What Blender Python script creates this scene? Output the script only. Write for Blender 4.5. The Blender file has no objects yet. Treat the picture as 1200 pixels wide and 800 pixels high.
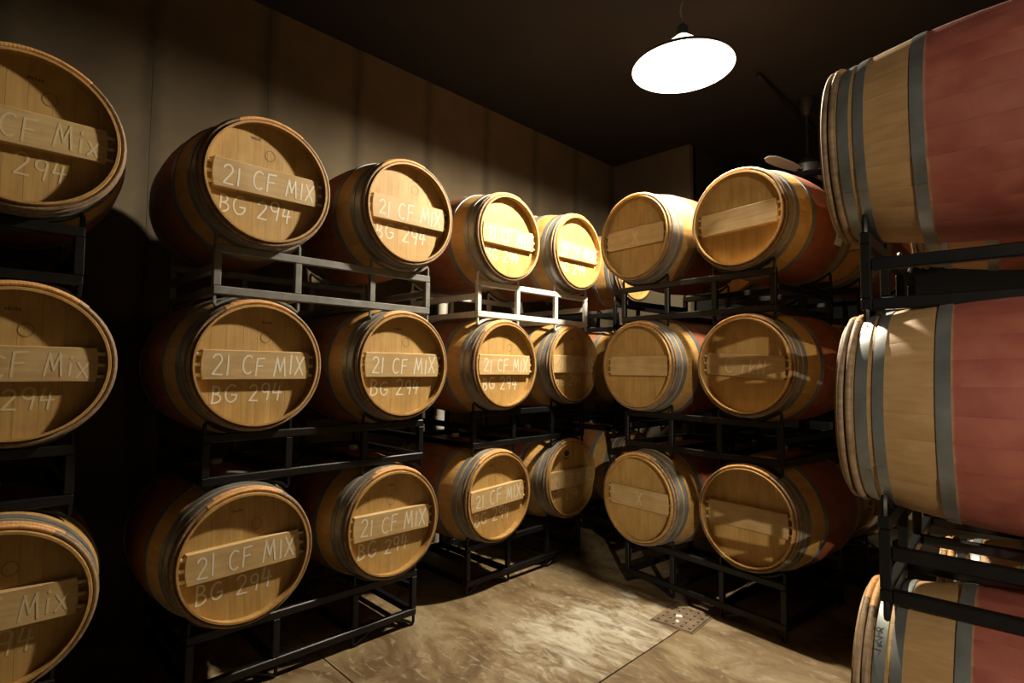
import bpy, bmesh, math, random
from mathutils import Matrix, Vector
random.seed(7)
PI = math.pi
scene = bpy.context.scene
COL = scene.collection

# ------------------------------------------------------------------ camera
# World: X points from the left wall into the room, Y along the left row, Z up.
cam_data = bpy.data.cameras.new('camera')
cam_data.sensor_width = 36.0
cam_data.lens = 36.0 * 640.0 / 1200.0
cam_data.clip_start = 0.02
cam = bpy.data.objects.new('camera', cam_data)
COL.objects.link(cam)
cam.matrix_world = (Matrix.Translation((0, 0, 1.44)) @ Matrix.Rotation(math.radians(45.3), 4, 'Z')
                    @ Matrix.Rotation(math.radians(90 + 2.957), 4, 'X') @ Matrix.Rotation(math.radians(0.571), 4, 'Z'))
scene.camera = cam

# ------------------------------------------------------------------ world, exposure
LAMP_POWER = 790.0            # bulb of the pendant lamp in view (W)
L2 = (5.3, -4.4)
LAMP2_POWER = 2700.0          # the next pendant of the hall, out of frame to the right
REFLECTOR_GLOW = 2.0          # lit inside of the lamp reflectors
NECK_GLOW = 4.0              # acrylic neck that lets some light upwards
world = bpy.data.worlds.new('world')
scene.world = world
world.use_nodes = True
world.node_tree.nodes['Background'].inputs[0].default_value = (0.010, 0.008, 0.006, 1)
world.node_tree.nodes['Background'].inputs[1].default_value = 1.0
vs = scene.view_settings
vs.view_transform = 'Standard'
vs.look = 'None'
vs.exposure = 0.0
vs.gamma = 1.0
vs.use_curve_mapping = False

# ------------------------------------------------------------------ material helpers
def new_mat(name):
    m = bpy.data.materials.new(name)
    m.use_nodes = True
    nt = m.node_tree
    return m, nt, nt.nodes, nt.links, nt.nodes['Principled BSDF']

DARK = 0.62      # all surfaces of the cellar are fairly dark
def simple(name, col, rough=0.6, metal=0.0, var=0.0, scale=8.0, bump=0.0):
    col = tuple(c * DARK for c in col)
    m, nt, N, L, b = new_mat(name)
    b.inputs['Roughness'].default_value = rough
    b.inputs['Metallic'].default_value = metal
    b.inputs['Base Color'].default_value = (*col, 1)
    if var or bump:
        tc = N.new('ShaderNodeTexCoord'); no = N.new('ShaderNodeTexNoise')
        no.inputs['Scale'].default_value = scale; no.inputs['Detail'].default_value = 6
        L.new(tc.outputs['Object'], no.inputs['Vector'])
        if var:
            r = N.new('ShaderNodeValToRGB')
            r.color_ramp.elements[0].position = 0.3; r.color_ramp.elements[1].position = 0.7
            r.color_ramp.elements[0].color = (*[c * (1 - var) for c in col], 1)
            r.color_ramp.elements[1].color = (*[min(1, c * (1 + var)) for c in col], 1)
            L.new(no.outputs['Fac'], r.inputs['Fac']); L.new(r.outputs['Color'], b.inputs['Base Color'])
        if bump:
            bp = N.new('ShaderNodeBump'); bp.inputs['Strength'].default_value = bump
            bp.inputs['Distance'].default_value = 0.004
            L.new(no.outputs['Fac'], bp.inputs['Height']); L.new(bp.outputs['Normal'], b.inputs['Normal'])
    return m

def math_node(N, op, a=None, b=None):
    n = N.new('ShaderNodeMath'); n.operation = op
    if a is not None and not hasattr(a, 'links'): n.inputs[0].default_value = a
    if b is not None and not hasattr(b, 'links'): n.inputs[1].default_value = b
    return n

def wood(name, light, dark, grain_axis, stain=None, rough=0.62, rand=0.16, stain_from=0.279):
    """oak with grain along grain_axis; optional wine stain over the belly of the barrel"""
    light = tuple(c * DARK for c in light); dark = tuple(c * DARK for c in dark)
    if stain: stain = [tuple(c * DARK for c in q) for q in stain]
    m, nt, N, L, b = new_mat(name)
    tc = N.new('ShaderNodeTexCoord'); oi = N.new('ShaderNodeObjectInfo')
    off = N.new('ShaderNodeVectorMath'); off.operation = 'ADD'
    comb = N.new('ShaderNodeCombineXYZ')
    mul = math_node(N, 'MULTIPLY', b=37.0)
    L.new(oi.outputs['Random'], mul.inputs[0])
    for i in range(3): L.new(mul.outputs[0], comb.inputs[i])
    L.new(tc.outputs['Object'], off.inputs[0]); L.new(comb.outputs[0], off.inputs[1])
    mp = N.new('ShaderNodeMapping')
    sc = [60.0, 60.0, 60.0]; sc['XYZ'.index(grain_axis)] = 4.0
    mp.inputs['Scale'].default_value = sc
    L.new(off.outputs[0], mp.inputs['Vector'])
    no = N.new('ShaderNodeTexNoise'); no.inputs['Scale'].default_value = 1.0
    no.inputs['Detail'].default_value = 5; no.inputs['Distortion'].default_value = 0.6
    L.new(mp.outputs[0], no.inputs['Vector'])
    big = N.new('ShaderNodeTexNoise'); big.inputs['Scale'].default_value = 9.0; big.inputs['Detail'].default_value = 4
    L.new(off.outputs[0], big.inputs['Vector'])
    mixf = N.new('ShaderNodeMix'); mixf.inputs['Factor'].default_value = 0.5
    L.new(no.outputs['Fac'], mixf.inputs['A']); L.new(big.outputs['Fac'], mixf.inputs['B'])
    r = N.new('ShaderNodeValToRGB')
    r.color_ramp.elements[0].position = 0.36; r.color_ramp.elements[1].position = 0.62
    r.color_ramp.elements[0].color = (*dark, 1); r.color_ramp.elements[1].color = (*light, 1)
    L.new(mixf.outputs['Result'], r.inputs['Fac'])
    colour = r.outputs['Color']
    hv = N.new('ShaderNodeHueSaturation')
    v1 = math_node(N, 'MULTIPLY', b=2 * rand); L.new(oi.outputs['Random'], v1.inputs[0])
    v2 = math_node(N, 'ADD', b=1 - rand); L.new(v1.outputs[0], v2.inputs[0])
    L.new(v2.outputs[0], hv.inputs['Value']); L.new(colour, hv.inputs['Color'])
    colour = hv.outputs['Color']
    if stain:
        sep = N.new('ShaderNodeSeparateXYZ'); L.new(tc.outputs['Object'], sep.inputs[0])
        d1 = math_node(N, 'SUBTRACT', b=0.475); L.new(sep.outputs['Y'], d1.inputs[0])
        ab = math_node(N, 'ABSOLUTE'); L.new(d1.outputs[0], ab.inputs[0])
        n2 = N.new('ShaderNodeTexNoise'); n2.inputs['Scale'].default_value = 30; n2.inputs['Detail'].default_value = 3
        L.new(off.outputs[0], n2.inputs['Vector'])
        w = math_node(N, 'MULTIPLY', b=0.012); L.new(n2.outputs['Fac'], w.inputs[0])
        ad = math_node(N, 'ADD'); L.new(ab.outputs[0], ad.inputs[0]); L.new(w.outputs[0], ad.inputs[1])
        rmp = N.new('ShaderNodeMapRange')
        edge = 0.475 - stain_from
        rmp.inputs['From Min'].default_value = edge + 0.014; rmp.inputs['From Max'].default_value = edge + 0.004
        L.new(ad.outputs[0], rmp.inputs['Value'])
        streak = N.new('ShaderNodeValToRGB')
        streak.color_ramp.elements[0].position = 0.34; streak.color_ramp.elements[1].position = 0.68
        streak.color_ramp.elements[0].color = (*stain[1], 1); streak.color_ramp.elements[1].color = (*stain[0], 1)
        L.new(big.outputs['Fac'], streak.inputs['Fac'])
        mx = N.new('ShaderNodeMix'); mx.data_type = 'RGBA'
        L.new(rmp.outputs['Result'], mx.inputs['Factor'])
        L.new(colour, mx.inputs[6]); L.new(streak.outputs['Color'], mx.inputs[7])
        colour = mx.outputs[2]
    L.new(colour, b.inputs['Base Color'])
    b.inputs['Roughness'].default_value = rough
    bp = N.new('ShaderNodeBump'); bp.inputs['Strength'].default_value = 0.25; bp.inputs['Distance'].default_value = 0.002
    L.new(no.outputs['Fac'], bp.inputs['Height']); L.new(bp.outputs['Normal'], b.inputs['Normal'])
    return m

OAK_L, OAK_D = (0.66, 0.395, 0.125), (0.49, 0.265, 0.070)
M = {}
M['head'] = wood('oak_head', (0.67, 0.43, 0.145), (0.50, 0.287, 0.080), 'Z', rand=0.045)
M['bar'] = wood('oak_crossbar', (0.76, 0.54, 0.26), (0.58, 0.375, 0.15), 'X', rand=0.10)
M['stave_wall'] = wood('oak_stave_amber', OAK_L, OAK_D, 'Y', ((0.42, 0.17, 0.062), (0.30, 0.10, 0.04)), rand=0.07)
M['stave_back'] = wood('oak_stave_russet', OAK_L, OAK_D, 'Y', ((0.40, 0.115, 0.045), (0.27, 0.065, 0.03)), rand=0.07)
M['stave_near'] = wood('oak_stave_wine', (0.64, 0.41, 0.19), (0.50, 0.295, 0.12), 'Y', ((0.52, 0.165, 0.115), (0.36, 0.085, 0.07)), rand=0.035)
M['chestnut'] = wood('chestnut_hoop', (0.40, 0.27, 0.16), (0.17, 0.105, 0.06), 'Y', rand=0.1)
M['wicker'] = simple('wicker_binding', (0.80, 0.42, 0.15), 0.6, var=0.25, scale=60)
M['hoop'] = simple('galvanised_hoop', (0.33, 0.36, 0.37), 0.42, 0.55, var=0.28, scale=9, bump=0.15)
M['peg'] = simple('peg_wood', (0.95, 0.78, 0.48), 0.6)
M['chalk'] = simple('white_chalk', (1.0, 0.95, 0.80), 0.9)
M['chalk_faint'] = simple('rubbed_chalk', (0.86, 0.70, 0.43), 0.9)
M['ink'] = simple('stamp_ink', (0.27, 0.155, 0.06), 0.8)
M['black_ink'] = simple('black_marker', (0.02, 0.02, 0.02), 0.7)
M['bung'] = simple('bung_silicone', (0.72, 0.66, 0.55), 0.5)
M['rack_black'] = simple('black_painted_steel', (0.008, 0.008, 0.009), 0.38, 0.0, var=0.3, scale=14)
M['rack_black'].node_tree.nodes['Principled BSDF'].inputs['Specular IOR Level'].default_value = 0.3
M['rack_grey'] = simple('grey_painted_steel', (0.21, 0.21, 0.205), 0.5, 0.0, var=0.25, scale=14)
M['rack_light'] = simple('pale_grey_painted_steel', (0.86, 0.86, 0.82), 0.5, 0.0, var=0.10, scale=14)
M['paper'] = simple('white_paper', (0.86, 0.83, 0.74), 0.8)
M['pvc'] = simple('white_pvc', (0.70, 0.67, 0.58), 0.5)
M['ceiling'] = simple('dark_ceiling_paint', (0.0125, 0.013, 0.0145), 0.85, var=0.3, scale=2)
M['fan'] = simple('fan_dark_metal', (0.020, 0.019, 0.018), 0.5)
M['blade'] = simple('fan_blade_paint', (0.60, 0.55, 0.48), 0.5)
M['drain'] = simple('rusty_drain_steel', (0.23, 0.165, 0.105), 0.6, 0.2, var=0.35, scale=18, bump=0.2)
M['dark'] = simple('dark_backing', (0.008, 0.007, 0.006), 0.9)
M['cord'] = simple('lamp_cord', (0.30, 0.28, 0.24), 0.6)

def wall_mat():
    m, nt, N, L, b = new_mat('stained_concrete_wall')
    tc = N.new('ShaderNodeTexCoord'); no = N.new('ShaderNodeTexNoise')
    no.inputs['Scale'].default_value = 1.6; no.inputs['Detail'].default_value = 7
    L.new(tc.outputs['Object'], no.inputs['Vector'])
    r = N.new('ShaderNodeValToRGB')
    r.color_ramp.elements[0].position = 0.3; r.color_ramp.elements[1].position = 0.72
    r.color_ramp.elements[0].color = (0.064, 0.046, 0.025, 1); r.color_ramp.elements[1].color = (0.112, 0.088, 0.052, 1)
    L.new(no.outputs['Fac'], r.inputs['Fac']); L.new(r.outputs['Color'], b.inputs['Base Color'])
    # seepage stains along the panel joints (every 0.683 m)
    sep = N.new('ShaderNodeSeparateXYZ'); L.new(tc.outputs['Object'], sep.inputs[0])
    ad = math_node(N, 'ADD', b=0.0); L.new(sep.outputs['Y'], ad.inputs[0])
    pp = math_node(N, 'PINGPONG', b=0.3415); L.new(ad.outputs[0], pp.inputs[0])
    n2 = N.new('ShaderNodeTexNoise'); n2.inputs['Scale'].default_value = 5; n2.inputs['Detail'].default_value = 5
    L.new(tc.outputs['Object'], n2.inputs['Vector'])
    w = math_node(N, 'MULTIPLY', b=0.09); L.new(n2.outputs['Fac'], w.inputs[0])
    sb = math_node(N, 'SUBTRACT'); L.new(pp.outputs[0], sb.inputs[0]); L.new(w.outputs[0], sb.inputs[1])
    mr = N.new('ShaderNodeMapRange'); mr.inputs['From Min'].default_value = -0.03; mr.inputs['From Max'].default_value = 0.03
    mr.inputs['To Min'].default_value = 0.62; mr.inputs['To Max'].default_value = 1.0
    L.new(sb.outputs[0], mr.inputs['Value'])
    mx = N.new('ShaderNodeMix'); mx.data_type = 'RGBA'; mx.blend_type = 'MULTIPLY'; mx.inputs['Factor'].default_value = 1.0
    L.new(r.outputs['Color'], mx.inputs[6]); L.new(mr.outputs['Result'], mx.inputs[7])
    L.new(mx.outputs[2], b.inputs['Base Color'])
    b.inputs['Roughness'].default_value = 0.9
    return m
M['wall'] = wall_mat()
M['wall_dark'] = simple('near_black_wall', (0.015, 0.014, 0.013), 0.9)  # near-black base colour of the recess and far walls
M['wall_plain'] = simple('plain_concrete_wall', (0.16, 0.13, 0.085), 0.9, var=0.2, scale=1.5)

def floor_mat():
    m, nt, N, L, b = new_mat('stained_concrete_floor')
    tc = N.new('ShaderNodeTexCoord')
    def noise(scale, det, stretch=None, dist=0.0):
        n = N.new('ShaderNodeTexNoise'); n.inputs['Scale'].default_value = scale; n.inputs['Detail'].default_value = det
        n.inputs['Distortion'].default_value = dist; n.inputs['Roughness'].default_value = 0.62
        if stretch:
            mp = N.new('ShaderNodeMapping'); mp.inputs['Scale'].default_value = stretch
            mp.inputs['Rotation'].default_value = (0, 0, math.radians(25))
            L.new(tc.outputs['Object'], mp.inputs['Vector']); L.new(mp.outputs[0], n.inputs['Vector'])
        else:
            L.new(tc.outputs['Object'], n.inputs['Vector'])
        return n
    def mix(fac, a, col):
        m_ = N.new('ShaderNodeMix'); m_.data_type = 'RGBA'; m_.inputs[7].default_value = (*col, 1)
        L.new(fac, m_.inputs['Factor']); L.new(a, m_.inputs[6])
        return m_.outputs[2]
    def rng_(src, lo, hi, top):
        m_ = N.new('ShaderNodeMapRange'); m_.inputs['From Min'].default_value = lo; m_.inputs['From Max'].default_value = hi
        m_.inputs['To Max'].default_value = top; L.new(src, m_.inputs['Value'])
        return m_.outputs['Result']
    n1 = noise(1.7, 10, (1.0, 1.7, 1), 0.9)
    r = N.new('ShaderNodeValToRGB'); e = r.color_ramp.elements
    e[0].position = 0.39; e[0].color = (0.085, 0.052, 0.021, 1)
    e[1].position = 0.62; e[1].color = (0.235, 0.190, 0.118, 1)
    k = e.new(0.5); k.color = (0.160, 0.113, 0.058, 1)
    L.new(n1.outputs['Fac'], r.inputs['Fac'])
    colour = r.outputs['Color']
    # ochre puddle stains
    n4 = noise(3.1, 7, (1.6, 1.0, 1), 1.5)
    colour = mix(rng_(n4.outputs['Fac'], 0.54, 0.66, 0.55), colour, (0.110, 0.066, 0.022))
    # chalky water mark, held by the joint of the slab
    mp = N.new('ShaderNodeMapping'); mp.inputs['Location'].default_value = (1.86, -2.52, 0)
    L.new(tc.outputs['Object'], mp.inputs['Vector'])
    mp2 = N.new('ShaderNodeMapping'); mp2.inputs['Scale'].default_value = (1.5, 1.15, 1)
    L.new(mp.outputs[0], mp2.inputs['Vector'])
    ln = N.new('ShaderNodeVectorMath'); ln.operation = 'LENGTH'; L.new(mp2.outputs[0], ln.inputs[0])
    n2 = noise(4.2, 10, (1.0, 2.4, 1), 1.6)
    wob = math_node(N, 'MULTIPLY', b=2.6); L.new(n2.outputs['Fac'], wob.inputs[0])
    ad = math_node(N, 'ADD'); L.new(ln.outputs['Value'], ad.inputs[0]); L.new(wob.outputs[0], ad.inputs[1])
    mark = rng_(ad.outputs[0], 1.95, 1.30, 0.9)
    sep = N.new('ShaderNodeSeparateXYZ'); L.new(tc.outputs['Object'], sep.inputs[0])
    side = math_node(N, 'LESS_THAN', b=-1.556); L.new(sep.outputs['X'], side.inputs[0])
    mm = math_node(N, 'MULTIPLY'); L.new(mark, mm.inputs[0]); L.new(side.outputs[0], mm.inputs[1])
    colour = mix(mm.outputs[0], colour, (0.42, 0.40, 0.335))
    # small pale scuffs and dark specks everywhere
    n3 = noise(10.0, 8, (1, 2.3, 1), 0.8)
    colour = mix(rng_(n3.outputs['Fac'], 0.55, 0.68, 0.6), colour, (0.31, 0.27, 0.195))
    n5 = noise(17.0, 6, (1, 1.8, 1), 0.4)
    colour = mix(rng_(n5.outputs['Fac'], 0.57, 0.70, 0.55), colour, (0.105, 0.072, 0.036))
    L.new(colour, b.inputs['Base Color'])
    b.inputs['Roughness'].default_value = 0.55
    bp = N.new('ShaderNodeBump'); bp.inputs['Strength'].default_value = 0.15; bp.inputs['Distance'].default_value = 0.01
    L.new(n3.outputs['Fac'], bp.inputs['Height']); L.new(bp.outputs['Normal'], b.inputs['Normal'])
    return m
M['floor'] = floor_mat()

def emit_mat(name, col, strength, base=(0.8, 0.8, 0.78)):
    m, nt, N, L, b = new_mat(name)
    b.inputs['Base Color'].default_value = (*base, 1)
    b.inputs['Emission Color'].default_value = (*col, 1)
    b.inputs['Emission Strength'].default_value = strength
    b.inputs['Roughness'].default_value = 0.4
    return m
WARM = (1.0, 0.86, 0.64)
M['reflector'] = emit_mat('lit_reflector', WARM, REFLECTOR_GLOW, (0.06, 0.06, 0.055))
M['neck'] = emit_mat('glowing_acrylic_neck', WARM, NECK_GLOW)
M['bulb'] = emit_mat('lamp_bulb', WARM, 30.0)
M['shade'] = simple('grey_enamel_shade', (0.10, 0.10, 0.095), 0.5)

# ------------------------------------------------------------------ mesh helpers
def add_box(bm, c, s, rot=None):
    vs_ = []
    for dx, dy, dz in ((-1,-1,-1),(1,-1,-1),(1,1,-1),(-1,1,-1),(-1,-1,1),(1,-1,1),(1,1,1),(-1,1,1)):
        v = Vector((dx*s[0]/2, dy*s[1]/2, dz*s[2]/2))
        if rot: v = rot @ v
        vs_.append(bm.verts.new(v + Vector(c)))
    for f in ((3,2,1,0),(4,5,6,7),(0,1,5,4),(1,2,6,5),(2,3,7,6),(3,0,4,7)):
        bm.faces.new([vs_[i] for i in f])

def add_lathe(bm, prof, segs, axis='Y', closed=False, cap=False, a0=0.0, a1=2*PI):
    """prof: list of (axial, radius)"""
    full = abs(a1 - a0 - 2*PI) < 1e-6
    n = segs if full else segs + 1
    rings = []
    for a, r in prof:
        ring = []
        for i in range(n):
            t = a0 + (a1 - a0) * i / segs
            if axis == 'Y': p = (r*math.sin(t), a, r*math.cos(t))
            else: p = (r*math.cos(t), r*math.sin(t), a)
            ring.append(bm.verts.new(p))
        rings.append(ring)
    m = len(prof)
    for j in range(m if closed else m - 1):
        A, B = rings[j], rings[(j+1) % m]
        for i in range(segs):
            k = (i+1) % n
            try: bm.faces.new((A[i], A[k], B[k], B[i]))
            except ValueError: pass
    if cap:
        for rg in (rings[0], rings[-1]):
            try: bm.faces.new(rg)
            except ValueError: pass
    if closed and not full:
        bm.faces.new([rg[0] for rg in rings]); bm.faces.new([rg[-1] for rg in rings])

def add_tube(bm, pts, rad, sides=6, cap=True):
    pts = [Vector(p) for p in pts]
    rings = []
    up = None
    for i, p in enumerate(pts):
        if i == 0: d = pts[1] - p
        elif i == len(pts) - 1: d = p - pts[i-1]
        else: d = (pts[i+1] - p).normalized() + (p - pts[i-1]).normalized()
        d.normalize()
        if up is None:
            up = Vector((0,0,1)) if abs(d.z) < 0.9 else Vector((0,1,0))
        x = d.cross(up).normalized(); up = x.cross(d).normalized()
        rr = rad[i] if isinstance(rad, (list, tuple)) else rad
        rings.append([bm.verts.new(p + x*rr*math.cos(2*PI*k/sides) + up*rr*math.sin(2*PI*k/sides)) for k in range(sides)])
    for A, B in zip(rings, rings[1:]):
        for k in range(sides):
            bm.faces.new((A[k], A[(k+1) % sides], B[(k+1) % sides], B[k]))
    if cap:
        bm.faces.new(rings[0][::-1]); bm.faces.new(rings[-1])

def to_mesh(bm, name, smooth=None):
    bmesh.ops.recalc_face_normals(bm, faces=bm.faces)
    me = bpy.data.meshes.new(name)
    bm.to_mesh(me); bm.free()
    if smooth is not None:
        for p in me.polygons: p.use_smooth = True
        me.set_sharp_from_angle(angle=math.radians(smooth))
    me.materials.append(None)
    return me

def obj(name, me, mat, parent=None, loc=(0,0,0), rot=(0,0,0)):
    o = bpy.data.objects.new(name, me)
    COL.objects.link(o)
    o.parent = parent
    o.location = loc; o.rotation_euler = rot
    if mat:
        o.material_slots[0].link = 'OBJECT'
        o.material_slots[0].material = M[mat]
    return o

def empty(name, loc, rz, label, cat, group=None):
    o = bpy.data.objects.new(name, None)
    o.empty_display_size = 0.1
    COL.objects.link(o)
    o.location = loc; o.rotation_euler = (0, 0, rz)
    tag(o, label, cat, group)
    return o

def tag(o, label, cat, group=None):
    o['label'] = label; o['category'] = cat
    if group: o['group'] = group

def struct(name, me, mat, label, cat=None):
    o = obj(name, me, mat)
    o['kind'] = 'structure'; o['label'] = label
    o['category'] = cat or name.split('_')[0]
    return o

def box_mesh(name, c, s, bevel=0.0):
    bm = bmesh.new(); add_box(bm, c, s)
    if bevel: bmesh.ops.bevel(bm, geom=bm.edges[:], offset=bevel, segments=1, affect='EDGES')
    return to_mesh(bm, name)

# ------------------------------------------------------------------ the room
WALL_X, CEIL_Z = -3.85, 3.96
BLOCKER_END = -0.86                    # where the unseen wall added to block the second lamp stops
S0, S1 = -6.4, 5.56                 # extent of the left wall along Y
# floor: slabs with open control joints on a dark bed
bed = struct('floor', box_mesh('floor_bed', (2.0, 2.0, -0.09), (11.9, 17.2, 0.10)), 'dark', 'stained brown concrete floor of the cellar')
xj = [-3.95, -1.555, 1.5, 4.6, 7.95]; yj = [-6.6, -2.3, 1.308, 4.9, 10.6]
for i in range(4):
    for j in range(4):
        x0, x1, y0, y1 = xj[i]+.004, xj[i+1]-.004, yj[j]+.004, yj[j+1]-.004
        bm = bmesh.new(); add_box(bm, ((x0+x1)/2, (y0+y1)/2, -0.02), (x1-x0, y1-y0, 0.04))
        obj('floor_slab', to_mesh(bm, 'floor_slab'), 'floor', bed)
# left wall: poured panels with joints
wl = struct('wall_left', box_mesh('wall_left_backing', (WALL_X-0.11, (S0+S1)/2, CEIL_Z/2), (0.14, S1-S0, CEIL_Z)), 'dark',
            'tall tan concrete wall behind the left row of barrels')
P = 0.683
k0 = math.floor((S0 - 2.077) / P)
edges = [S0] + [2.077 + P*k for k in range(k0+1, 6) if S0 < 2.077 + P*k < S1 - 0.1] + [S1]
for a, b_ in zip(edges, edges[1:]):
    L_ = b_ - a - 0.001
    bm = bmesh.new(); add_box(bm, (0, 0, 0), (0.04, L_, CEIL_Z-0.004))
    bmesh.ops.bevel(bm, geom=bm.edges[:], offset=0.0012, segments=1, affect='EDGES')
    # local origin at the panel's first joint so that stains follow the joints
    bmesh.ops.translate(bm, verts=bm.verts, vec=(0, L_/2 + 0.0005, 0))
    obj('wall_panel', to_mesh(bm, 'wall_panel'), 'wall', wl, (WALL_X-0.02, a, CEIL_Z/2))
struct('wall_back', box_mesh('wall_back', (-3.40, S1+0.07, CEIL_Z/2), (1.10, 0.14, CEIL_Z)), 'wall_plain', 'short tan return wall in the far corner')
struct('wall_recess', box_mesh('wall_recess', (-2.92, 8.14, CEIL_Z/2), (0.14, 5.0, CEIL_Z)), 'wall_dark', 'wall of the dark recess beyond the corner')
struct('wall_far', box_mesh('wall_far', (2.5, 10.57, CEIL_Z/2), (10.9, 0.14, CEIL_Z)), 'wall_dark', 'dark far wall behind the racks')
struct('wall_light_blocker', box_mesh('wall_light_blocker', (1.67, (-6.4 + BLOCKER_END)/2, CEIL_Z/2), (0.14, 6.4 + BLOCKER_END, CEIL_Z)), 'wall_plain', 'unseen wall added to keep the second lamp off the left row')  # added out of view, shields the left row from the second lamp
struct('wall_right', box_mesh('wall_right', (7.9, 2.0, CEIL_Z/2), (0.14, 17.0, CEIL_Z)), 'wall_plain', 'right wall of the cellar hall')
struct('wall_rear', box_mesh('wall_rear', (2.0, -6.5, CEIL_Z/2), (11.8, 0.14, CEIL_Z)), 'wall_plain', 'rear wall of the cellar hall')
struct('ceiling', box_mesh('ceiling', (2.0, 2.0, CEIL_Z+0.05), (12.0, 17.3, 0.10)), 'ceiling', 'black painted ceiling of the cellar')

# ------------------------------------------------------------------ handwriting
def arc(cx, cy, rx, ry, a0, a1, n=9):
    return [(cx + rx*math.cos(math.radians(a0 + (a1-a0)*i/n)), cy + ry*math.sin(math.radians(a0 + (a1-a0)*i/n))) for i in range(n+1)]
GLYPH = {   # (advance, strokes) in a box 1 high
 '2': (0.62, [arc(.25,.74,.24,.25,160,-40) + [(.05,.04),(.56,.02)]]),
 '1': (0.34, [[(.10,.98),(.12,.5),(.11,.0)]]),
 'C': (0.66, [arc(.34,.50,.31,.47,55,305,12)]),
 'F': (0.60, [[(.08,.97),(.07,.5),(.06,.0)], [(.06,.96),(.55,.99)], [(.07,.52),(.45,.55)]]),
 'M': (0.84, [[(.02,.0),(.16,.97),(.38,.25),(.60,.97),(.72,.0)]]),
 'I': (0.26, [[(.10,.96),(.10,.0)]]),
 'i': (0.26, [[(.10,.55),(.10,.0)], [(.10,.78),(.11,.84)]]),
 'X': (0.64, [[(.02,.98),(.54,.0)], [(.54,.98),(.02,.0)]]),
 'x': (0.56, [[(.02,.62),(.44,.0)], [(.44,.62),(.02,.0)]]),
 'B': (0.62, [[(.06,.97),(.05,.0)], [(.02,.95)] + arc(.14,.74,.28,.22,85,-85,7) + arc(.14,.26,.38,.26,88,-90,8) + [(.02,.0)]]),
 'G': (0.74, [arc(.36,.50,.33,.47,55,330,12) + [(.64,.42),(.38,.42)]]),
 '9': (0.56, [arc(.26,.70,.23,.26,20,380,12) + [(.46,.45),(.40,.0)]]),
 '4': (0.64, [[(.16,.97),(.05,.42),(.56,.45)], [(.42,.80),(.36,.0)]]),
 '6': (0.60, [[(.42,.97),(.18,.66)] + arc(.28,.27,.22,.25,170,525,12)]),
 '8': (0.58, [arc(.27,.74,.19,.22,-90,270,12) + arc(.27,.26,.24,.26,90,-270,12)]),
 '5': (0.58, [[(.48,.97),(.12,.95),(.09,.58)] + arc(.24,.30,.24,.29,100,-130,9)]),
 '7': (0.56, [[(.04,.95),(.50,.97),(.18,.0)]]),
 'k': (0.50, [[(.06,.95),(.05,.0)], [(.38,.58),(.06,.28),(.42,.0)]]),
 'r': (0.42, [[(.06,.58),(.06,.0)], [(.06,.38),(.16,.55),(.34,.56)]]),
 'N': (0.70, [[(.05,.0),(.08,.97),(.52,.02),(.55,.98)]]),
 ' ': (0.40, []),
}
def text_letters(text, height, rng, jit=0.05, slant=0.0, gap=0.10):
    """list of letters, each a list of strokes, centred on the origin"""
    x = 0; out = []
    for ch in text:
        adv, strokes = GLYPH[ch]
        sc = 1 + rng.uniform(-.09, .09); dy = rng.uniform(-jit, jit)
        if strokes:
            out.append([[((x + px*sc + slant*py) * height * 0.92, (py*sc + dy) * height) for px, py in st] for st in strokes])
        x += adv*sc + gap
    w = (x - gap) * height * 0.92
    return [[[(px - w/2, py - height/2) for px, py in st] for st in le] for le in out], w
def strokes_mesh(strokes, width, fn, name, thick=0.0006):
    """ribbons of chalk laid on a surface; fn(u, v, lift) gives the 3-D point"""
    bm = bmesh.new()
    pieces = []
    for st in strokes:                      # split the stroke at sharp turns
        cur = [st[0]]
        for i in range(1, len(st)):
            cur.append(st[i])
            if i < len(st) - 1:
                a = Vector((st[i][0]-st[i-1][0], st[i][1]-st[i-1][1])); b = Vector((st[i+1][0]-st[i][0], st[i+1][1]-st[i][1]))
                if a.length > 1e-9 and b.length > 1e-9 and a.angle(b) > 0.9:
                    pieces.append(cur); cur = [st[i]]
        pieces.append(cur)
    for k, st in enumerate(pieces):
        n = len(st); hi = []
        lift = thick + 0.00018*k
        for i, p in enumerate(st):
            a = st[max(0, i-1)]; b = st[min(n-1, i+1)]
            d = Vector((b[0]-a[0], b[1]-a[1])); d = d.normalized() if d.length > 1e-9 else Vector((1, 0))
            nx, ny = -d.y*width/2, d.x*width/2
            e = Vector((0, 0))
            if i == 0: e = -d*width*0.4
            if i == n-1: e = d*width*0.4
            hi.append([bm.verts.new(fn(p[0]+e.x+s*nx, p[1]+e.y+s*ny, lift)) for s in (-1, 1)])
        for i in range(n-1):
            bm.faces.new((hi[i][0], hi[i+1][0], hi[i+1][1], hi[i][1]))
    return to_mesh(bm, name)

# ------------------------------------------------------------------ barrel
BL, R_END, R_BELLY, NST = 0.95, 0.272, 0.341, 28
RECESS = 0.047
def rad(a): return R_END + (R_BELLY - R_END) * (1 - ((a - BL/2) / (BL/2))**2)

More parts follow.
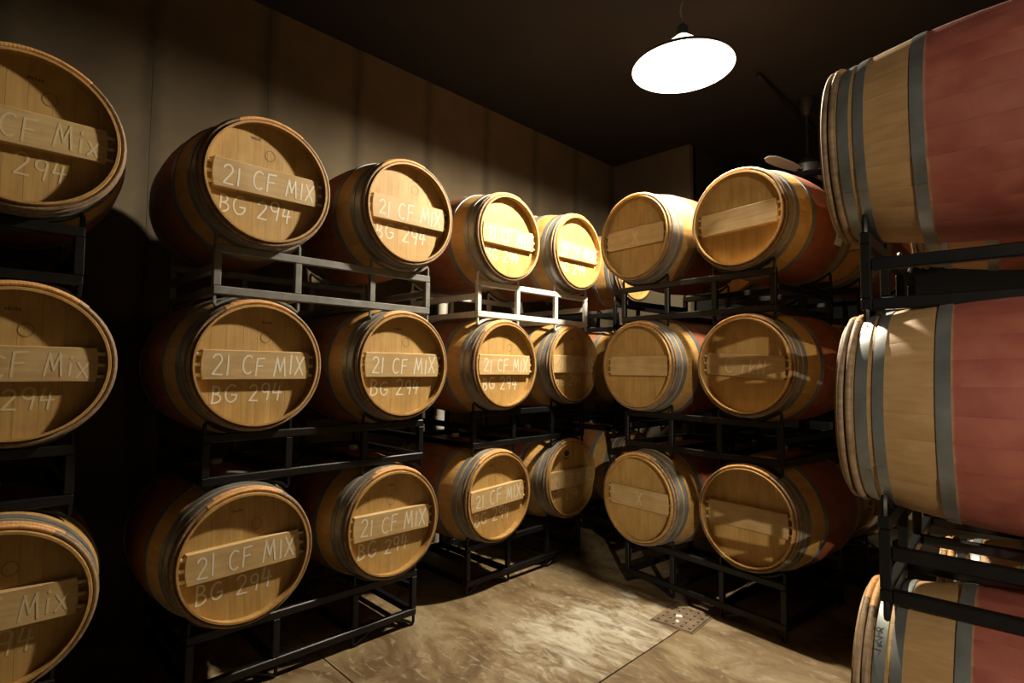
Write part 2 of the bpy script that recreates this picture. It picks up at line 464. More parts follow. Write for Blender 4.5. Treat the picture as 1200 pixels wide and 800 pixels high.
def stave_mesh():
    bm = bmesh.new()
    half = PI / NST * 0.996
    n = 12
    rings = []
    for i in range(n+1):
        a = BL * i / n
        r = rad(a)
        th = 0.022 if 0 < i < n else 0.009      # bevelled chime
        ro, ri = r, r - th
        ring = []
        for ang, rr in ((-half, ro-0.0005), (-half*0.86, ro), (0, ro), (half*0.86, ro), (half, ro-0.0005), (half, ri), (0, ri), (-half, ri)):
            ring.append(bm.verts.new((rr*math.sin(ang), a, rr*math.cos(ang))))
        rings.append(ring)
    for A, B in zip(rings, rings[1:]):
        for k in range(8): bm.faces.new((A[k], A[(k+1) % 8], B[(k+1) % 8], B[k]))
    bm.faces.new(rings[0]); bm.faces.new(rings[-1][::-1])
    return to_mesh(bm, 'stave', 35)
ME_STAVE = stave_mesh()

def hoop_mesh(a0, a1, name, t=0.0032):
    bm = bmesh.new()
    am = (a0 + a1) / 2
    prof = [(a0, rad(a0)+0.0004), (a0, rad(a0)+t), (am, rad(am)+t+0.0006), (a1, rad(a1)+t), (a1, rad(a1)+0.0004)]
    add_lathe(bm, prof, 64, 'Y')
    # overlap lap of the riveted strip
    add_lathe(bm, [(a0+.001, rad(a0)+t-.001), (a0+.001, rad(a0)+2*t-.001), (a1-.001, rad(a1)+2*t-.001), (a1-.001, rad(a1)+t-.001)], 4, 'Y', closed=True, a0=2.2, a1=2.45)
    return to_mesh(bm, name, 40)
HOOPS = [(0.054, 0.085), (0.098, 0.126), (0.241, 0.274)]
ME_HOOP = [hoop_mesh(a, b, 'metal_hoop') for a, b in HOOPS]
ME_HOOP_REAR = [hoop_mesh(BL-b, BL-a, 'metal_hoop_rear') for a, b in HOOPS]

def ring_mesh(a, name, a0=0.0, a1=2*PI, grow=0.0, segs=56, ridges=False):
    bm = bmesh.new()
    prof = []
    R0 = rad(min(max(a, 0), BL)) + 0.008
    if not ridges:
        for k in range(8):
            t = 2*PI*k/8
            prof.append((a + (0.0095+grow)*math.cos(t), R0 + (0.0080+grow)*math.sin(t)))
        add_lathe(bm, prof, segs, 'Y', closed=True, a0=a0, a1=a1)
    return to_mesh(bm, name, 60)
ME_CHEST = [ring_mesh(0.0175, 'chestnut_hoop'), ring_mesh(0.0385, 'chestnut_hoop')]

def binding_mesh(a, ang0, ang1, coils):
    """wicker wound around the lapped ends of a chestnut hoop"""
    bm = bmesh.new()
    R0 = rad(a) + 0.008
    rings = []
    n = coils * 3
    for i in range(n+1):
        t = ang0 + (ang1-ang0)*i/n
        g = (0.0, 0.0010, 0.0010)[i % 3]
        ring = []
        for k in range(8):
            q = 2*PI*k/8
            aa = a + (0.0102+g)*math.cos(q); rr = R0 + (0.0088+g)*math.sin(q)
            ring.append(bm.verts.new((rr*math.sin(t), aa, rr*math.cos(t))))
        rings.append(ring)
    for A, B in zip(rings, rings[1:]):
        for k in range(8): bm.faces.new((A[k], A[(k+1) % 8], B[(k+1) % 8], B[k]))
    bm.faces.new(rings[0]); bm.faces.new(rings[-1][::-1])
    return to_mesh(bm, 'binding', 50)
ME_BIND = [binding_mesh(0.0175, -0.58, 0.46, 26), binding_mesh(0.0385, -0.46, 0.58, 26)]

def head_boards():
    out = []; R = 0.2685; n = 8
    ws = [0.075, 0.062, 0.071, 0.060, 0.069, 0.064, 0.073, 0.063]
    x = -R
    for w in ws:
        x0, x1 = x + 0.0003, min(x + w, R) - 0.0003
        x += w
        if x1 - x0 < 0.01: continue
        pts = []
        m = 7
        for i in range(m+1):
            xx = x0 + (x1-x0)*i/m
            pts.append((xx, math.sqrt(max(0, R*R - xx*xx))))
        for i in range(m, -1, -1):
            xx = x0 + (x1-x0)*i/m
            z = math.sqrt(max(0, R*R - xx*xx))
            pts.append((xx, -z))
        # drop coincident end points
        cl = []
        for p in pts:
            if not cl or (abs(p[0]-cl[-1][0]) + abs(p[1]-cl[-1][1])) > 1e-4: cl.append(p)
        bm = bmesh.new()
        f = [bm.verts.new((p[0], RECESS, p[1])) for p in cl]
        b = [bm.verts.new((p[0], RECESS+0.02, p[1])) for p in cl]
        bm.faces.new(f); bm.faces.new(b[::-1])
        for i in range(len(cl)):
            j = (i+1) % len(cl)
            bm.faces.new((f[i], b[i], b[j], f[j]))
        out.append(to_mesh(bm, 'head_board'))
    return out
ME_BOARDS = head_boards()
bm = bmesh.new()
add_lathe(bm, [(BL-RECESS-0.02, 0.267), (BL-RECESS, 0.267)], 40, 'Y', cap=True)
ME_REAR = to_mesh(bm, 'rear_head')

BAR_W, BAR_T = 0.130, 0.027
def crossbar_mesh():
    bm = bmesh.new()
    h = BAR_W/2
    e = 0.230
    c = [(-e, -h), (e, -h), (e+0.004, -h*0.3), (e+0.004, h*0.3), (e, h), (-e, h), (-e-0.004, h*0.3), (-e-0.004, -h*0.3)]
    f = [bm.verts.new((x, RECESS-BAR_T, z)) for x, z in c]
    b = [bm.verts.new((x, RECESS+0.0005, z)) for x, z in c]
    bm.faces.new(f); bm.faces.new(b[::-1])
    for i in range(8):
        j = (i+1) % 8
        bm.faces.new((f[i], b[i], b[j], f[j]))
    bmesh.ops.bevel(bm, geom=[ed for ed in bm.edges if all(v.co.y < RECESS-BAR_T+1e-4 for v in ed.verts)], offset=0.003, segments=1, affect='EDGES')
    return to_mesh(bm, 'crossbar')
ME_BAR = crossbar_mesh()
def peg_mesh():
    bm = bmesh.new()
    add_tube(bm, [(-0.018, 0, 0), (0.012, 0, 0), (0.016, 0, 0)], [0.0085, 0.0085, 0.006], 8)
    return to_mesh(bm, 'peg', 40)
ME_PEG = peg_mesh()
bm = bmesh.new()
add_lathe(bm, [(-0.01, 0.024), (0.006, 0.024), (0.012, 0.028), (0.026, 0.026), (0.030, 0.020)], 16, 'Z', cap=True)
ME_BUNG = to_mesh(bm, 'bung', 40)

def stamp_mesh(rng, oval):
    """burnt-in cooper's marks near the top of the head: a rosette ring and a line of illegible type"""
    bm = bmesh.new()
    y = RECESS - 0.0008
    def flat(pts):
        v = [bm.verts.new((p[0], y, p[1])) for p in pts]
        w = [bm.verts.new((p[0], RECESS+0.001, p[1])) for p in pts]
        bm.faces.new(v)
        for i in range(len(v)): bm.faces.new((v[i], w[i], w[(i+1) % len(v)], v[(i+1) % len(v)]))
    if oval:
        flat([(-0.02+0.030*math.cos(t*PI/8), 0.185+0.022*math.sin(t*PI/8)) for t in range(16)])
        flat([(-0.05, 0.140), (0.005, 0.140), (0.005, 0.150), (-0.05, 0.150)])
        return to_mesh(bm, 'stamp')
    cx, cz = rng.uniform(-0.01, 0.06), 0.125 + rng.uniform(-.01, .02)
    n = 20
    def annulus(r0, r1, ry):
        v = [[bm.verts.new((cx + r*math.cos(2*PI*i/n), y, cz + r*ry*math.sin(2*PI*i/n))) for i in range(n)] for r in (r0, r1)]
        for i in range(n):
            bm.faces.new((v[0][i], v[0][(i+1) % n], v[1][(i+1) % n], v[1][i]))
    if oval is None:       # line of illegible type
        x = cx - 0.02 + rng.uniform(-.06, .03); z = 0.192
        for i in range(5):
            w = rng.uniform(0.004, 0.008); h = rng.uniform(0.008, 0.013)
            flat([(x, z), (x+w, z), (x+w, z+h), (x, z+h)])
            x += w + 0.003
        return to_mesh(bm, 'stamp_type')
    annulus(0.021, 0.0235, 1.1)
    return to_mesh(bm, 'stamp')

ORD = ('bottom', 'middle', 'top')
def make_barrel(x, y, z, rz, stave, label, group, chalk=None, roll=0.0, stamp=None, hoop_text=None, bung=True, faint=False, seed=0):
    rng = random.Random(seed)
    root = empty('wine_barrel', (x, y, z - R_BELLY), rz, label, 'barrel', group)
    c = (0, 0, R_BELLY)
    rot = (0, roll, 0)
    for i in range(NST):
        obj('stave', ME_STAVE, stave, root, c, (0, roll + 2*PI*(i+.5)/NST, 0))
    for me in ME_BOARDS:
        obj('head_board', me, 'head', root, c, rot)
    obj('rear_head', ME_REAR, 'head', root, c, rot)
    sp = rng.uniform(-.25, .25)
    for k, me in enumerate(ME_HOOP):
        h = obj('metal_hoop', me, 'hoop', root, c, (0, roll + sp, 0))
        if hoop_text and k == hoop_text[1]:
            letters, w = text_letters(hoop_text[0], 0.025, rng, 0.02, gap=0.16)
            a_mid = (HOOPS[k][0] + HOOPS[k][1]) / 2
            ang = hoop_text[2]
            def fn(u, v, lift):
                r = rad(a_mid) + 0.0042 + lift*0.6
                t = ang - 1.35*u / r          # reads upwards along the hoop
                return (r*math.sin(t), a_mid - v, r*math.cos(t))
            h.rotation_euler = (0, 0, 0)
            for le in letters:
                obj('marker_digit', strokes_mesh(le, 0.0030, fn, 'marker_digit'), 'black_ink', h)
    for me in ME_HOOP_REAR: obj('metal_hoop', me, 'hoop', root, c, (0, roll - sp, 0))
    tw = rng.uniform(-.22, .22)
    for me, mb in zip(ME_CHEST, ME_BIND):
        ch = obj('chestnut_hoop', me, 'chestnut', root, c, (0, tw, 0))
        bi = obj('wicker_binding', mb, 'wicker', ch)
    bar = obj('crossbar', ME_BAR, 'bar', root, c, rot)
    for s in (-1, 1):
        for zz in (-0.044, 0.0, 0.044):
            obj('peg', ME_PEG, 'peg', bar, (s*0.242, RECESS-0.013, zz), (0, 0, 0 if s > 0 else PI))
    if bung: obj('bung', ME_BUNG, 'bung', root, (0, BL/2, 2*R_BELLY-0.004))
    mat = 'chalk_faint' if faint else 'chalk'
    if chalk:
        for row, text in enumerate(chalk):
            if not text: continue
            hgt, wmax = ((0.084, 0.405), (0.080, 0.335))[row]
            letters, w = text_letters(text, hgt, rng, 0.06, slant=0.07, gap=0.13)
            kx = min(1.0, wmax / w)
            dx = 0.008 if row == 0 else rng.uniform(-.045, -.02)
            dy, dz = (RECESS - BAR_T, -0.002) if row == 0 else (RECESS, -0.122)
            for le in letters:
                le = [[(p[0]*kx, p[1]) for p in st] for st in le]
                me = strokes_mesh(le, 0.0074, lambda u, v, l: (u + dx, dy - l, v + dz), 'chalk_letter')
                if row == 0: obj('chalk_letter', me, mat, bar)
                else: obj('chalk_letter', me, mat, root, c, rot)
    if stamp:
        mi = 'black_ink' if stamp == 'oval' else 'ink'
        o = obj('stamp', stamp_mesh(rng, stamp == 'oval'), mi, root, c, rot)
        o['label'] = 'dark cooper stamp burnt into the head'
        if stamp == 'oval': o['kind'] = 'stuff'
        else:
            o = obj('stamp_type', stamp_mesh(rng, None), mi, root, c, rot); o['kind'] = 'stuff'
    return root

POS = {(1,2):(-2.504,0.930,2.278),(1,1):(-2.546,0.927,1.449),(1,0):(-2.504,0.887,0.619),
(2,2):(-2.507,1.697,2.302),(2,1):(-2.516,1.680,1.459),(2,0):(-2.535,1.647,0.615),
(3,2):(-2.556,2.516,2.322),(3,1):(-2.578,2.515,1.471),(3,0):(-2.592,2.476,0.620),
(4,2):(-2.576,3.272,2.343),(4,1):(-2.609,3.267,1.485),(4,0):(-2.628,3.263,0.627),
(5,2):(-2.005,3.106,2.336),(5,1):(-1.987,3.111,1.474),(5,0):(-1.976,3.099,0.612),
(6,2):(-1.315,3.110,2.330),(6,1):(-1.289,3.116,1.477),(6,0):(-1.284,3.110,0.623),
(0,2):(-2.553,0.106,2.280),(0,1):(-2.597,0.115,1.443),(0,0):(-2.534,0.081,0.605),
(7,2):(-0.545,2.170,2.192),(7,1):(-0.497,2.096,1.333),(7,0):(-0.475,2.140,0.475)}
YAW7 = (math.radians(1.6), math.radians(3.1), math.radians(3.0))      # how far the near right barrels are turned
for t in range(3):
    z = (0.622, 1.476, 2.330)[t]
    POS[(8, t)] = (-2.60, 4.10, (0.622, 1.476, 2.335)[t])          # left row goes on behind the back row
    POS[(9, t)] = (POS[(7, t)][0] + 0.10, POS[(7, t)][1] + 0.74*math.cos(YAW7[t]), POS[(7, t)][2])   # partner in the near right rack
    POS[(10, t)] = (-1.15, 4.17, z)                                # second row behind the back row
    POS[(11, t)] = (-1.86, 4.24, z)
RZ_L, RZ_B, RZ_R = PI/2, math.radians(-6.1), -PI/2
TIER = ('bottom', 'middle', 'top')
STACK = {0: 'left wall stack cut off by the picture edge', 1: 'second left wall stack from the edge',
 2: 'third left wall stack from the edge', 3: 'fourth left wall stack from the edge',
 4: 'fifth and farthest left wall stack', 5: 'left stack of the back row',
 6: 'right stack of the back row', 7: 'near right stack seen from the side',
 8: 'stack by the wall hidden behind the back row', 9: 'stack hidden behind the near right stack',
 10: 'second row behind the right back stack', 11: 'second row behind the left back stack'}
WHAT = {0: 'oak barrel with chalked head', 1: 'oak barrel chalked 21 CF MIX', 2: 'oak barrel chalked 21 CF MIX', 3: 'oak barrel chalked 21 CF MIX',
 4: 'oak barrel chalked 21 CF MIX', 5: 'oak barrel with plain head', 6: 'oak barrel with plain head', 7: 'wine-stained oak barrel',
 8: 'oak barrel', 9: 'wine-stained oak barrel', 10: 'russet-bellied oak barrel', 11: 'russet-bellied oak barrel'}
GROUP = {**{i: 'barrels stacked along the left wall' for i in (0,1,2,3,4,8)}, **{i: 'barrels stacked in the back row' for i in (5,6,10,11)},
         7: 'barrels stacked at the near right', 9: 'barrels stacked at the near right'}
SPECIAL = {(5,2): ('X', None), (6,1): ('C rkN', None), (5,0): (' X ', None), (0,2): ('21 CF Mix', 'BG 294'), (0,1): ('21 CF Mix', 'BG 294'), (0,0): ('21 CF Mix', 'BG 294')}
OWN = {(5,2): 'oak barrel with an X on its crossbar, top tier, left back row stack',
       (6,2): 'oak barrel with a blank pale crossbar, top tier, right back row stack',
       (5,1): 'oak barrel with a blank pale crossbar, middle tier, left back row stack',
       (6,1): 'oak barrel with faint chalk letters, middle tier, right back row stack',
       (5,0): 'oak barrel with a small chalk X, bottom tier, left back row stack',
       (6,0): 'oak barrel with unmarked amber head, bottom tier, right back row stack',
       (7,0): 'wine-stained oak barrel with 1618 on its hoop, bottom of near right stack',
       (4,0): 'oak barrel with a black oval stamp, bottom tier, fifth left wall stack'}
BAR = {}
for (k, t), (x, y, z) in sorted(POS.items()):
    left = k in (0, 1, 2, 3, 4, 8)
    right = k in (7, 9)
    rz = RZ_L if left else (RZ_R + YAW7[t] if right else RZ_B)
    stave = 'stave_wall' if left else ('stave_near' if right else 'stave_back')
    chalk = SPECIAL.get((k, t), ('21 CF MIX', 'BG 294') if k in (1,2,3,4) else None)
    ht = None
    if (k, t) == (7, 0): ht = ('1618', 0, 0.86)
    if (k, t) == (7, 1): ht = ('756', 0, 0.62)
    if (k, t) == (9, 0): ht = ('18', 0, 0.30)
    lab = OWN.get((k, t), '%s, %s tier, %s' % (WHAT[k], TIER[t], STACK[k]))
    roll = {(6,1): math.radians(3.5), (6,2): math.radians(-1), (1,0): math.radians(-2), (3,0): math.radians(-3)}.get((k, t), 0.0)
    BAR[(k, t)] = make_barrel(x, y, z, rz, stave, lab, GROUP[k], chalk, roll,
        'oval' if (k, t) == (4, 0) else ('rose' if k in (0,1,2,3,4) else None), ht, seed=k*10+t,
        faint=(k == 4 and t < 2) or k in (0, 5, 6))

# white paper label on the rear half of the top right back-row barrel
lb = BAR[(6, 2)]
bm = bmesh.new()
prof = [(0.53 + 0.12*i/4, rad(0.53 + 0.12*i/4) + 0.0055) for i in range(5)]
prof2 = [(a, r + 0.001) for a, r in prof[::-1]]
add_lathe(bm, prof + prof2, 6, 'Y', closed=True, a0=1.35, a1=1.95)
pl = obj('paper_label', to_mesh(bm, 'paper_label', 40), 'paper', lb, (0, 0, R_BELLY))
pl['label'] = 'white paper label with dark bars'
for a0 in (1.68, 1.78):
    bm = bmesh.new()
    add_lathe(bm, [(0.555, rad(0.555)+.0066), (0.62, rad(0.62)+.0066), (0.62, rad(0.62)+.0072), (0.555, rad(0.555)+.0072)], 2, 'Y', closed=True, a0=a0, a1=a0+0.035)
    obj('printed_bar', to_mesh(bm, 'printed_bar'), 'black_ink', pl)

# ------------------------------------------------------------------ barrel racks
TUBE = 0.038
Y_F, Y_R = 0.105, BL - 0.105
R_S = rad(0.105) + 0.004             # radius of the hoops that rest in the saddles
A_S = math.asin(0.18 / (R_S + 0.009))
RACK_CACHE = {}
def rack_meshes(gap, pitch):
    key = (round(gap, 3), round(pitch, 3))
    if key in RACK_CACHE: return RACK_CACHE[key]
    d = {}
    half = gap/2
    zt, zb = -0.327, -pitch + 0.323
    ends = half + 0.18
    d['rail'] = box_mesh('rail', (0, 0, 0), (2*ends + TUBE*0.8, TUBE*0.8, TUBE), 0.004)
    d['upright'] = box_mesh('upright', (0, 0, 0), (TUBE*0.85, TUBE*0.75, zt - zb - TUBE), 0.003)
    d['cross'] = box_mesh('cross_tube', (0, 0, 0), (TUBE*0.85, Y_R - Y_F - TUBE*0.8, TUBE), 0.004)
    # cradle under the upper barrel: verticals that bend into an arc hugging the belly
    def saddle(sign):
        R = R_S + 0.0095
        pts = []
        n = 10
        z_end = -math.cos(A_S)*R
        pts.append((-0.186, 0, zt + TUBE/2))
        pts.append((-0.186, 0, z_end - 0.012))
        pts.append((-0.180, 0, z_end))
        for i in range(1, n):
            t = -A_S + 2*A_S*i/n
            pts.append((R*math.sin(t), 0, -R*math.cos(t)))
        pts += [(0.180, 0, z_end), (0.186, 0, z_end - 0.012), (0.186, 0, zt + TUBE/2)]
        bm = bmesh.new()
        add_tube(bm, [(p[0], p[1], sign*p[2]) for p in pts], 0.009, 6)
        return to_mesh(bm, 'cradle' if sign > 0 else 'foot', 50)
    d['cradle'] = saddle(1); d['foot'] = saddle(-1)
    d['z'] = (zt, zb, half, ends)
    RACK_CACHE[key] = d
    return d

def make_rack(x, y, z_axis, rz, gap, pitch, mat, label, group, floor=False):
    """x, y: midpoint between the two barrel heads; z_axis: axis height of the barrels it carries"""
    d = rack_meshes(gap, pitch)
    zt, zb, half, ends = d['z']
    base = z_axis - pitch + math.cos(A_S)*(R_S+0.0095) - 0.009
    root = empty('barrel_rack', (x, y, base), rz, label, 'barrel rack', group)
    o = z_axis - base
    for yy in (Y_F, Y_R):
        obj('rail', d['rail'], mat, root, (0, yy, zt + o)); obj('rail', d['rail'], mat, root, (0, yy, zb + o))
        for xx in (-ends, -half+0.18, half-0.18, ends):
            obj('upright', d['upright'], mat, root, (xx, yy, (zt+zb)/2 + o))
        for s in (-1, 1):
            obj('cradle', d['cradle'], mat, root, (s*half, yy, o))
            obj('foot', d['foot'], mat, root, (s*half, yy, o - pitch))
    for xx in (-ends, ends):
        obj('cross_tube', d['cross'], mat, root, (xx, BL/2, zt - 0.085 + o)); obj('cross_tube', d['cross'], mat, root, (xx, BL/2, zb + o))
    for xx in (-half+0.18, half-0.18):
        obj('cross_tube', d['cross'], mat, root, (xx, BL/2, zb + o))
    return root

PITCH = 0.846
def rack_for(k1, k2, t, rz, gap, mat, label, group):
    p1, p2 = POS[(k1, t)], POS[(k2, t)]
    z = (p1[2] + p2[2]) / 2
    if t > 0:
        pitch = z - (POS[(k1, t-1)][2] + POS[(k2, t-1)][2]) / 2
    else:
        pitch = z + math.cos(A_S)*(R_S+0.0095) - 0.009       # feet on the floor
        if k1 in (7, 9): pitch = z + math.cos(A_S)*(R_S+0.0095) - 0.009
    if k1 == 7:                      # this rack lines up with its front barrel
        p2 = (p1[0] - 0.74*math.sin(YAW7[t]), p1[1] + 0.74*math.cos(YAW7[t]), p2[2])
    return make_rack((p1[0]+p2[0])/2, (p1[1]+p2[1])/2, z, rz, gap, round(pitch, 3), mat, label, group)
DESC = ('standing on the floor', 'between bottom and middle barrels', 'between middle and top barrels')
POSX = {t: (POS[(0, t)][0], POS[(0, t)][1] - 0.78, POS[(0, t)][2]) for t in range(3)}
for t in range(3): POS[(-1, t)] = POSX[t]; POS[(12, t)] = (POS[(8, t)][0], POS[(8, t)][1] + 0.77, POS[(8, t)][2])
for t in range(3):
    ga = 0.765
    g = 'racks under the left wall barrels'
    rack_for(1, 2, t, RZ_L, ga, 'rack_grey' if t == 2 else 'rack_black',
        ('mid-grey' if t == 2 else 'black') + ' steel rack %s, second and third left wall stacks' % DESC[t], g)
    rack_for(3, 4, t, RZ_L, ga, 'rack_light' if t == 2 else 'rack_black',
        ('pale grey' if t == 2 else 'black') + ' steel rack %s, fourth and fifth left wall stacks' % DESC[t], g)
    rack_for(-1, 0, t, RZ_L, ga, 'rack_black', 'black steel rack %s, at the left picture edge' % DESC[t], g)
    rack_for(8, 12, t, RZ_L, ga, 'rack_black', 'black steel rack %s, by the wall behind the back row' % DESC[t], g)
    rack_for(5, 6, t, RZ_B, 0.70, 'rack_black', 'black steel rack %s, front of the back row' % DESC[t], 'racks under the back row barrels')
    rack_for(11, 10, t, RZ_B, 0.72, 'rack_black', 'black steel rack %s, second row behind the back row' % DESC[t], 'racks under the back row barrels')
    rack_for(7, 9, t, RZ_R + YAW7[t], 0.74, 'rack_black', 'black steel rack %s, near right stack' % DESC[t], 'racks under the near right barrels')

# ------------------------------------------------------------------ pendant lamps
def make_lamp(x, y, z, diam, power, label, drop_to):
    R = diam / 2
    root = empty('pendant_lamp', (x, y, z), 0, label, 'lamp', 'pendant lamps of the cellar')
    prof = [(0.0, R), (0.02, R*0.96), (0.048, R*0.82), (0.072, R*0.60), (0.086, R*0.42), (0.092, R*0.34)]
    bm = bmesh.new()
    add_lathe(bm, prof + [(a - 0.003, r - 0.002) for a, r in prof[::-1]], 56, 'Z', closed=True)
    obj('shade', to_mesh(bm, 'shade', 50), 'shade', root)
    bm = bmesh.new()
    add_lathe(bm, [(a - 0.0045, r - 0.0035) for a, r in prof] + [(0.086, 0.002)], 56, 'Z')
    obj('reflector', to_mesh(bm, 'reflector', 50), 'reflector', root)
    bm = bmesh.new()
    add_lathe(bm, [(0.088, R*0.47), (0.125, R*0.42), (0.20, R*0.14), (0.205, 0.03)], 32, 'Z', cap=True)
    obj('neck', to_mesh(bm, 'neck', 50), 'neck', root)
    bm = bmesh.new()
    add_lathe(bm, [(0.205, 0.035), (0.26, 0.035), (0.28, 0.015)], 20, 'Z', cap=True)
    obj('socket', to_mesh(bm, 'socket', 40), 'fan', root)
    bm = bmesh.new()
    add_lathe(bm, [(0.085, 0.025), (0.075, 0.034), (0.065, 0.032), (0.056, 0.022), (0.052, 0.004)], 20, 'Z', cap=True)
    obj('bulb', to_mesh(bm, 'bulb', 50), 'bulb', root)
    bm = bmesh.new()
    add_tube(bm, [(0.010*math.cos(i*0.9), 0.010*math.sin(i*0.9), 0.28 + (drop_to - z - 0.30)*i/14) for i in range(15)], 0.006, 6)
    obj('cord', to_mesh(bm, 'cord', 60), 'cord', root)
    bm = bmesh.new()
    add_lathe(bm, [(drop_to - z - 0.030, 0.035), (drop_to - z - 0.002, 0.055)], 20, 'Z', cap=True)
    obj('ceiling_canopy', to_mesh(bm, 'ceiling_canopy', 40), 'fan', root)
    ld = bpy.data.lights.new('bulb_light', 'POINT')
    ld.energy = power; ld.color = WARM; ld.shadow_soft_size = 0.055
    lo = bpy.data.objects.new('bulb_light', ld); COL.objects.link(lo)
    lo.parent = root; lo.location = (0, 0, 0.034)
    return root
make_lamp(-1.632, 3.10, 3.345, 0.625, LAMP_POWER, 'glowing white pendant lamp hanging from the black ceiling', CEIL_Z)
make_lamp(L2[0], L2[1], 3.318, 0.625, LAMP2_POWER, 'second pendant lamp further along the hall, out of the picture', CEIL_Z)

# ------------------------------------------------------------------ ceiling fan and conduit
fan = empty('ceiling_fan', (-1.60, 5.375, CEIL_Z - 0.72), 0, 'dark ceiling fan with pale blades above the back row', 'ceiling fan')
bm = bmesh.new(); add_lathe(bm, [(0.56, 0.03), (0.60, 0.05), (0.70, 0.075), (0.718, 0.075)], 20, 'Z', cap=True)
obj('canopy', to_mesh(bm, 'canopy', 40), 'fan', fan)
bm = bmesh.new(); add_tube(bm, [(0, 0, 0.17), (0, 0, 0.58)], 0.014, 10)
obj('downrod', to_mesh(bm, 'downrod', 60), 'fan', fan)
bm = bmesh.new(); add_lathe(bm, [(0.0, 0.06), (0.02, 0.11), (0.09, 0.12), (0.13, 0.07), (0.19, 0.03)], 24, 'Z', cap=True)
obj('motor_housing', to_mesh(bm, 'motor_housing', 40), 'fan', fan)
bm = bmesh.new()
n = 8
top = []; bot = []
for i in range(n+1):
    u = 0.14 + 0.50*i/n
    w = 0.026 + 0.026*math.sin(PI*min(1, i/n*0.8 + 0.05)) - (0.02 if i == n else 0)
    tw = 0.22
    for L_, dz in ((top, 0.004), (bot, -0.004)):
        L_.append([bm.verts.new((u, s*w, 0.03 + dz + s*w*tw)) for s in (-1, 1)])
for i in range(n):
    bm.faces.new((top[i][0], top[i+1][0], top[i+1][1], top[i][1])); bm.faces.new((bot[i][0], bot[i][1], bot[i+1][1], bot[i+1][0]))
    for s in (0, 1): bm.faces.new((top[i][s], bot[i][s], bot[i+1][s], top[i+1][s]))
bm.faces.new((top[0][0], top[0][1], bot[0][1], bot[0][0])); bm.faces.new((top[n][0], bot[n][0], bot[n][1], top[n][1]))
ME_BLADE = to_mesh(bm, 'blade')
bm = bmesh.new(); add_box(bm, (0.12, 0, 0.03), (0.10, 0.03, 0.012))
ME_ARM = to_mesh(bm, 'blade_arm')
for k in range(4):
    a = math.radians(258 + 90*k)
    bl = obj('blade', ME_BLADE, 'blade', fan, (0, 0, 0), (0, 0, a))
    obj('blade_arm', ME_ARM, 'fan', bl)
bm = bmesh.new(); add_tube(bm, [(-1.738, 4.60, CEIL_Z-0.022), (-1.738, 9.0, CEIL_Z-0.022)], 0.018, 8)
tag(obj('ceiling_conduit', to_mesh(bm, 'ceiling_conduit', 60), 'fan'), 'dark conduit running along the ceiling past the fan', 'conduit')

# ------------------------------------------------------------------ white standpipe by the wall
pipe = empty('standpipe', (-3.72, 2.84, 0.0), 0, 'white plastic standpipe on the wall between the grey racks', 'pipe')
bm = bmesh.new(); add_lathe(bm, [(0.0, 0.048), (2.02, 0.048)], 20, 'Z', cap=True); obj('pipe_run', to_mesh(bm, 'pipe_run', 40), 'pvc', pipe)
bm = bmesh.new(); add_lathe(bm, [(2.0, 0.055), (2.07, 0.055), (2.085, 0.045)], 20, 'Z', cap=True); obj('cap', to_mesh(bm, 'cap', 40), 'pvc', pipe)
bm = bmesh.new(); add_lathe(bm, [(0.94, 0.054), (1.04, 0.054)], 20, 'Z', cap=True); obj('coupling', to_mesh(bm, 'coupling', 40), 'pvc', pipe)

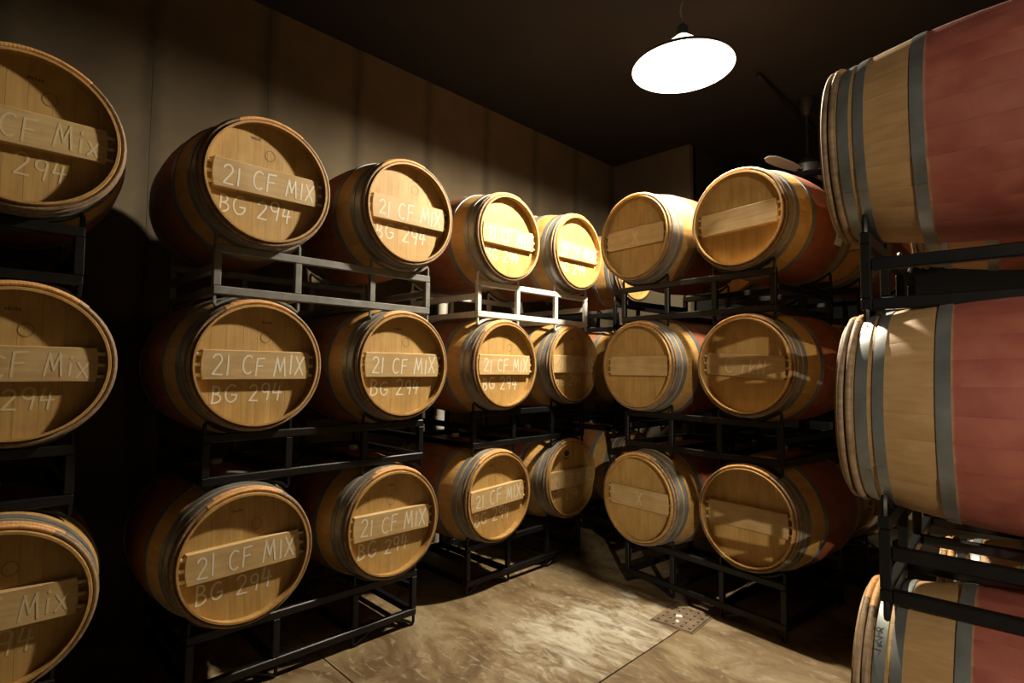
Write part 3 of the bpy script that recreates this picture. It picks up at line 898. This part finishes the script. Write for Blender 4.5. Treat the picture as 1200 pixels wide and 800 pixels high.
# ------------------------------------------------------------------ floor drain
drain = empty('floor_drain', (-1.612, 3.02, 0.0), math.radians(3), 'square rusty floor drain plate with round holes', 'drain')
bm = bmesh.new()
W, D_, n = 0.235, 0.285, 5
H0, H1 = 0.007, 0.002
gx, gy = W/n, D_/n
cache = {}
def vtx(p):
    k = (round(p[0], 5), round(p[1], 5), round(p[2], 5))
    if k not in cache: cache[k] = bm.verts.new(p)
    return cache[k]
for i in range(n):
    for j in range(n):
        cx, cy = -W/2 + gx*(i+.5), -D_/2 + gy*(j+.5)
        corn = [(cx-gx/2, cy-gy/2), (cx+gx/2, cy-gy/2), (cx+gx/2, cy+gy/2), (cx-gx/2, cy+gy/2)]
        hole = [(cx + 0.0085*math.cos(math.radians(225+45*q)), cy + 0.0085*math.sin(math.radians(225+45*q))) for q in range(8)]
        for q in range(4):
            c0, c1 = corn[q], corn[(q+1) % 4]
            h0, h1, h2 = hole[2*q], hole[2*q+1], hole[(2*q+2) % 8]
            bm.faces.new((vtx((*c0, H0)), vtx((*c1, H0)), vtx((*h2, H0)), vtx((*h1, H0)), vtx((*h0, H0))))
        for q in range(8):
            a, b_ = hole[q], hole[(q+1) % 8]
            bm.faces.new((vtx((*a, H0)), vtx((*b_, H0)), vtx((*b_, H1)), vtx((*a, H1))))
obj('grate_plate', to_mesh(bm, 'grate_plate'), 'drain', drain)
bm = bmesh.new()
for sx, sy, lx, ly in ((0, -1, W+0.02, 0.008), (0, 1, W+0.02, 0.008), (-1, 0, 0.008, D_+0.02), (1, 0, 0.008, D_+0.02)):
    add_box(bm, (sx*(W/2+0.006), sy*(D_/2+0.006), 0.002), (lx, ly, 0.004))
obj('rim', to_mesh(bm, 'rim'), 'drain', drain)
obj('hole_shade_sheet', box_mesh('hole_shade_sheet', (0, 0, 0.001), (W, D_, 0.002)), 'dark', drain)  # thin black sheet standing in for the shade down the holes
def scrap(x, y, rot, size, label):
    bm = bmesh.new()
    pts = [(-.5, -.3), (.1, -.5), (.5, -.1), (.3, .4), (-.2, .5), (-.45, .2)]
    lo = [bm.verts.new((p[0]*size, p[1]*size, 0)) for p in pts]
    hi = [bm.verts.new((p[0]*size, p[1]*size, 0.004 + 0.006*(i % 2))) for i, p in enumerate(pts)]
    bm.faces.new(lo[::-1]); bm.faces.new(hi)
    for i in range(6): bm.faces.new((lo[i], lo[(i+1) % 6], hi[(i+1) % 6], hi[i]))
    o = obj('paper_scrap', to_mesh(bm, 'paper_scrap'), 'paper', None, (x, y, 0.0072), (0, 0, rot))
    tag(o, label, 'scrap', 'pale scraps on the floor drain')
scrap(-1.625, 3.005, 0.4, 0.040, 'larger pale scrap near the middle of the drain plate')
scrap(-1.600, 2.940, 1.3, 0.028, 'smaller pale scrap nearer the front edge of the drain plate')
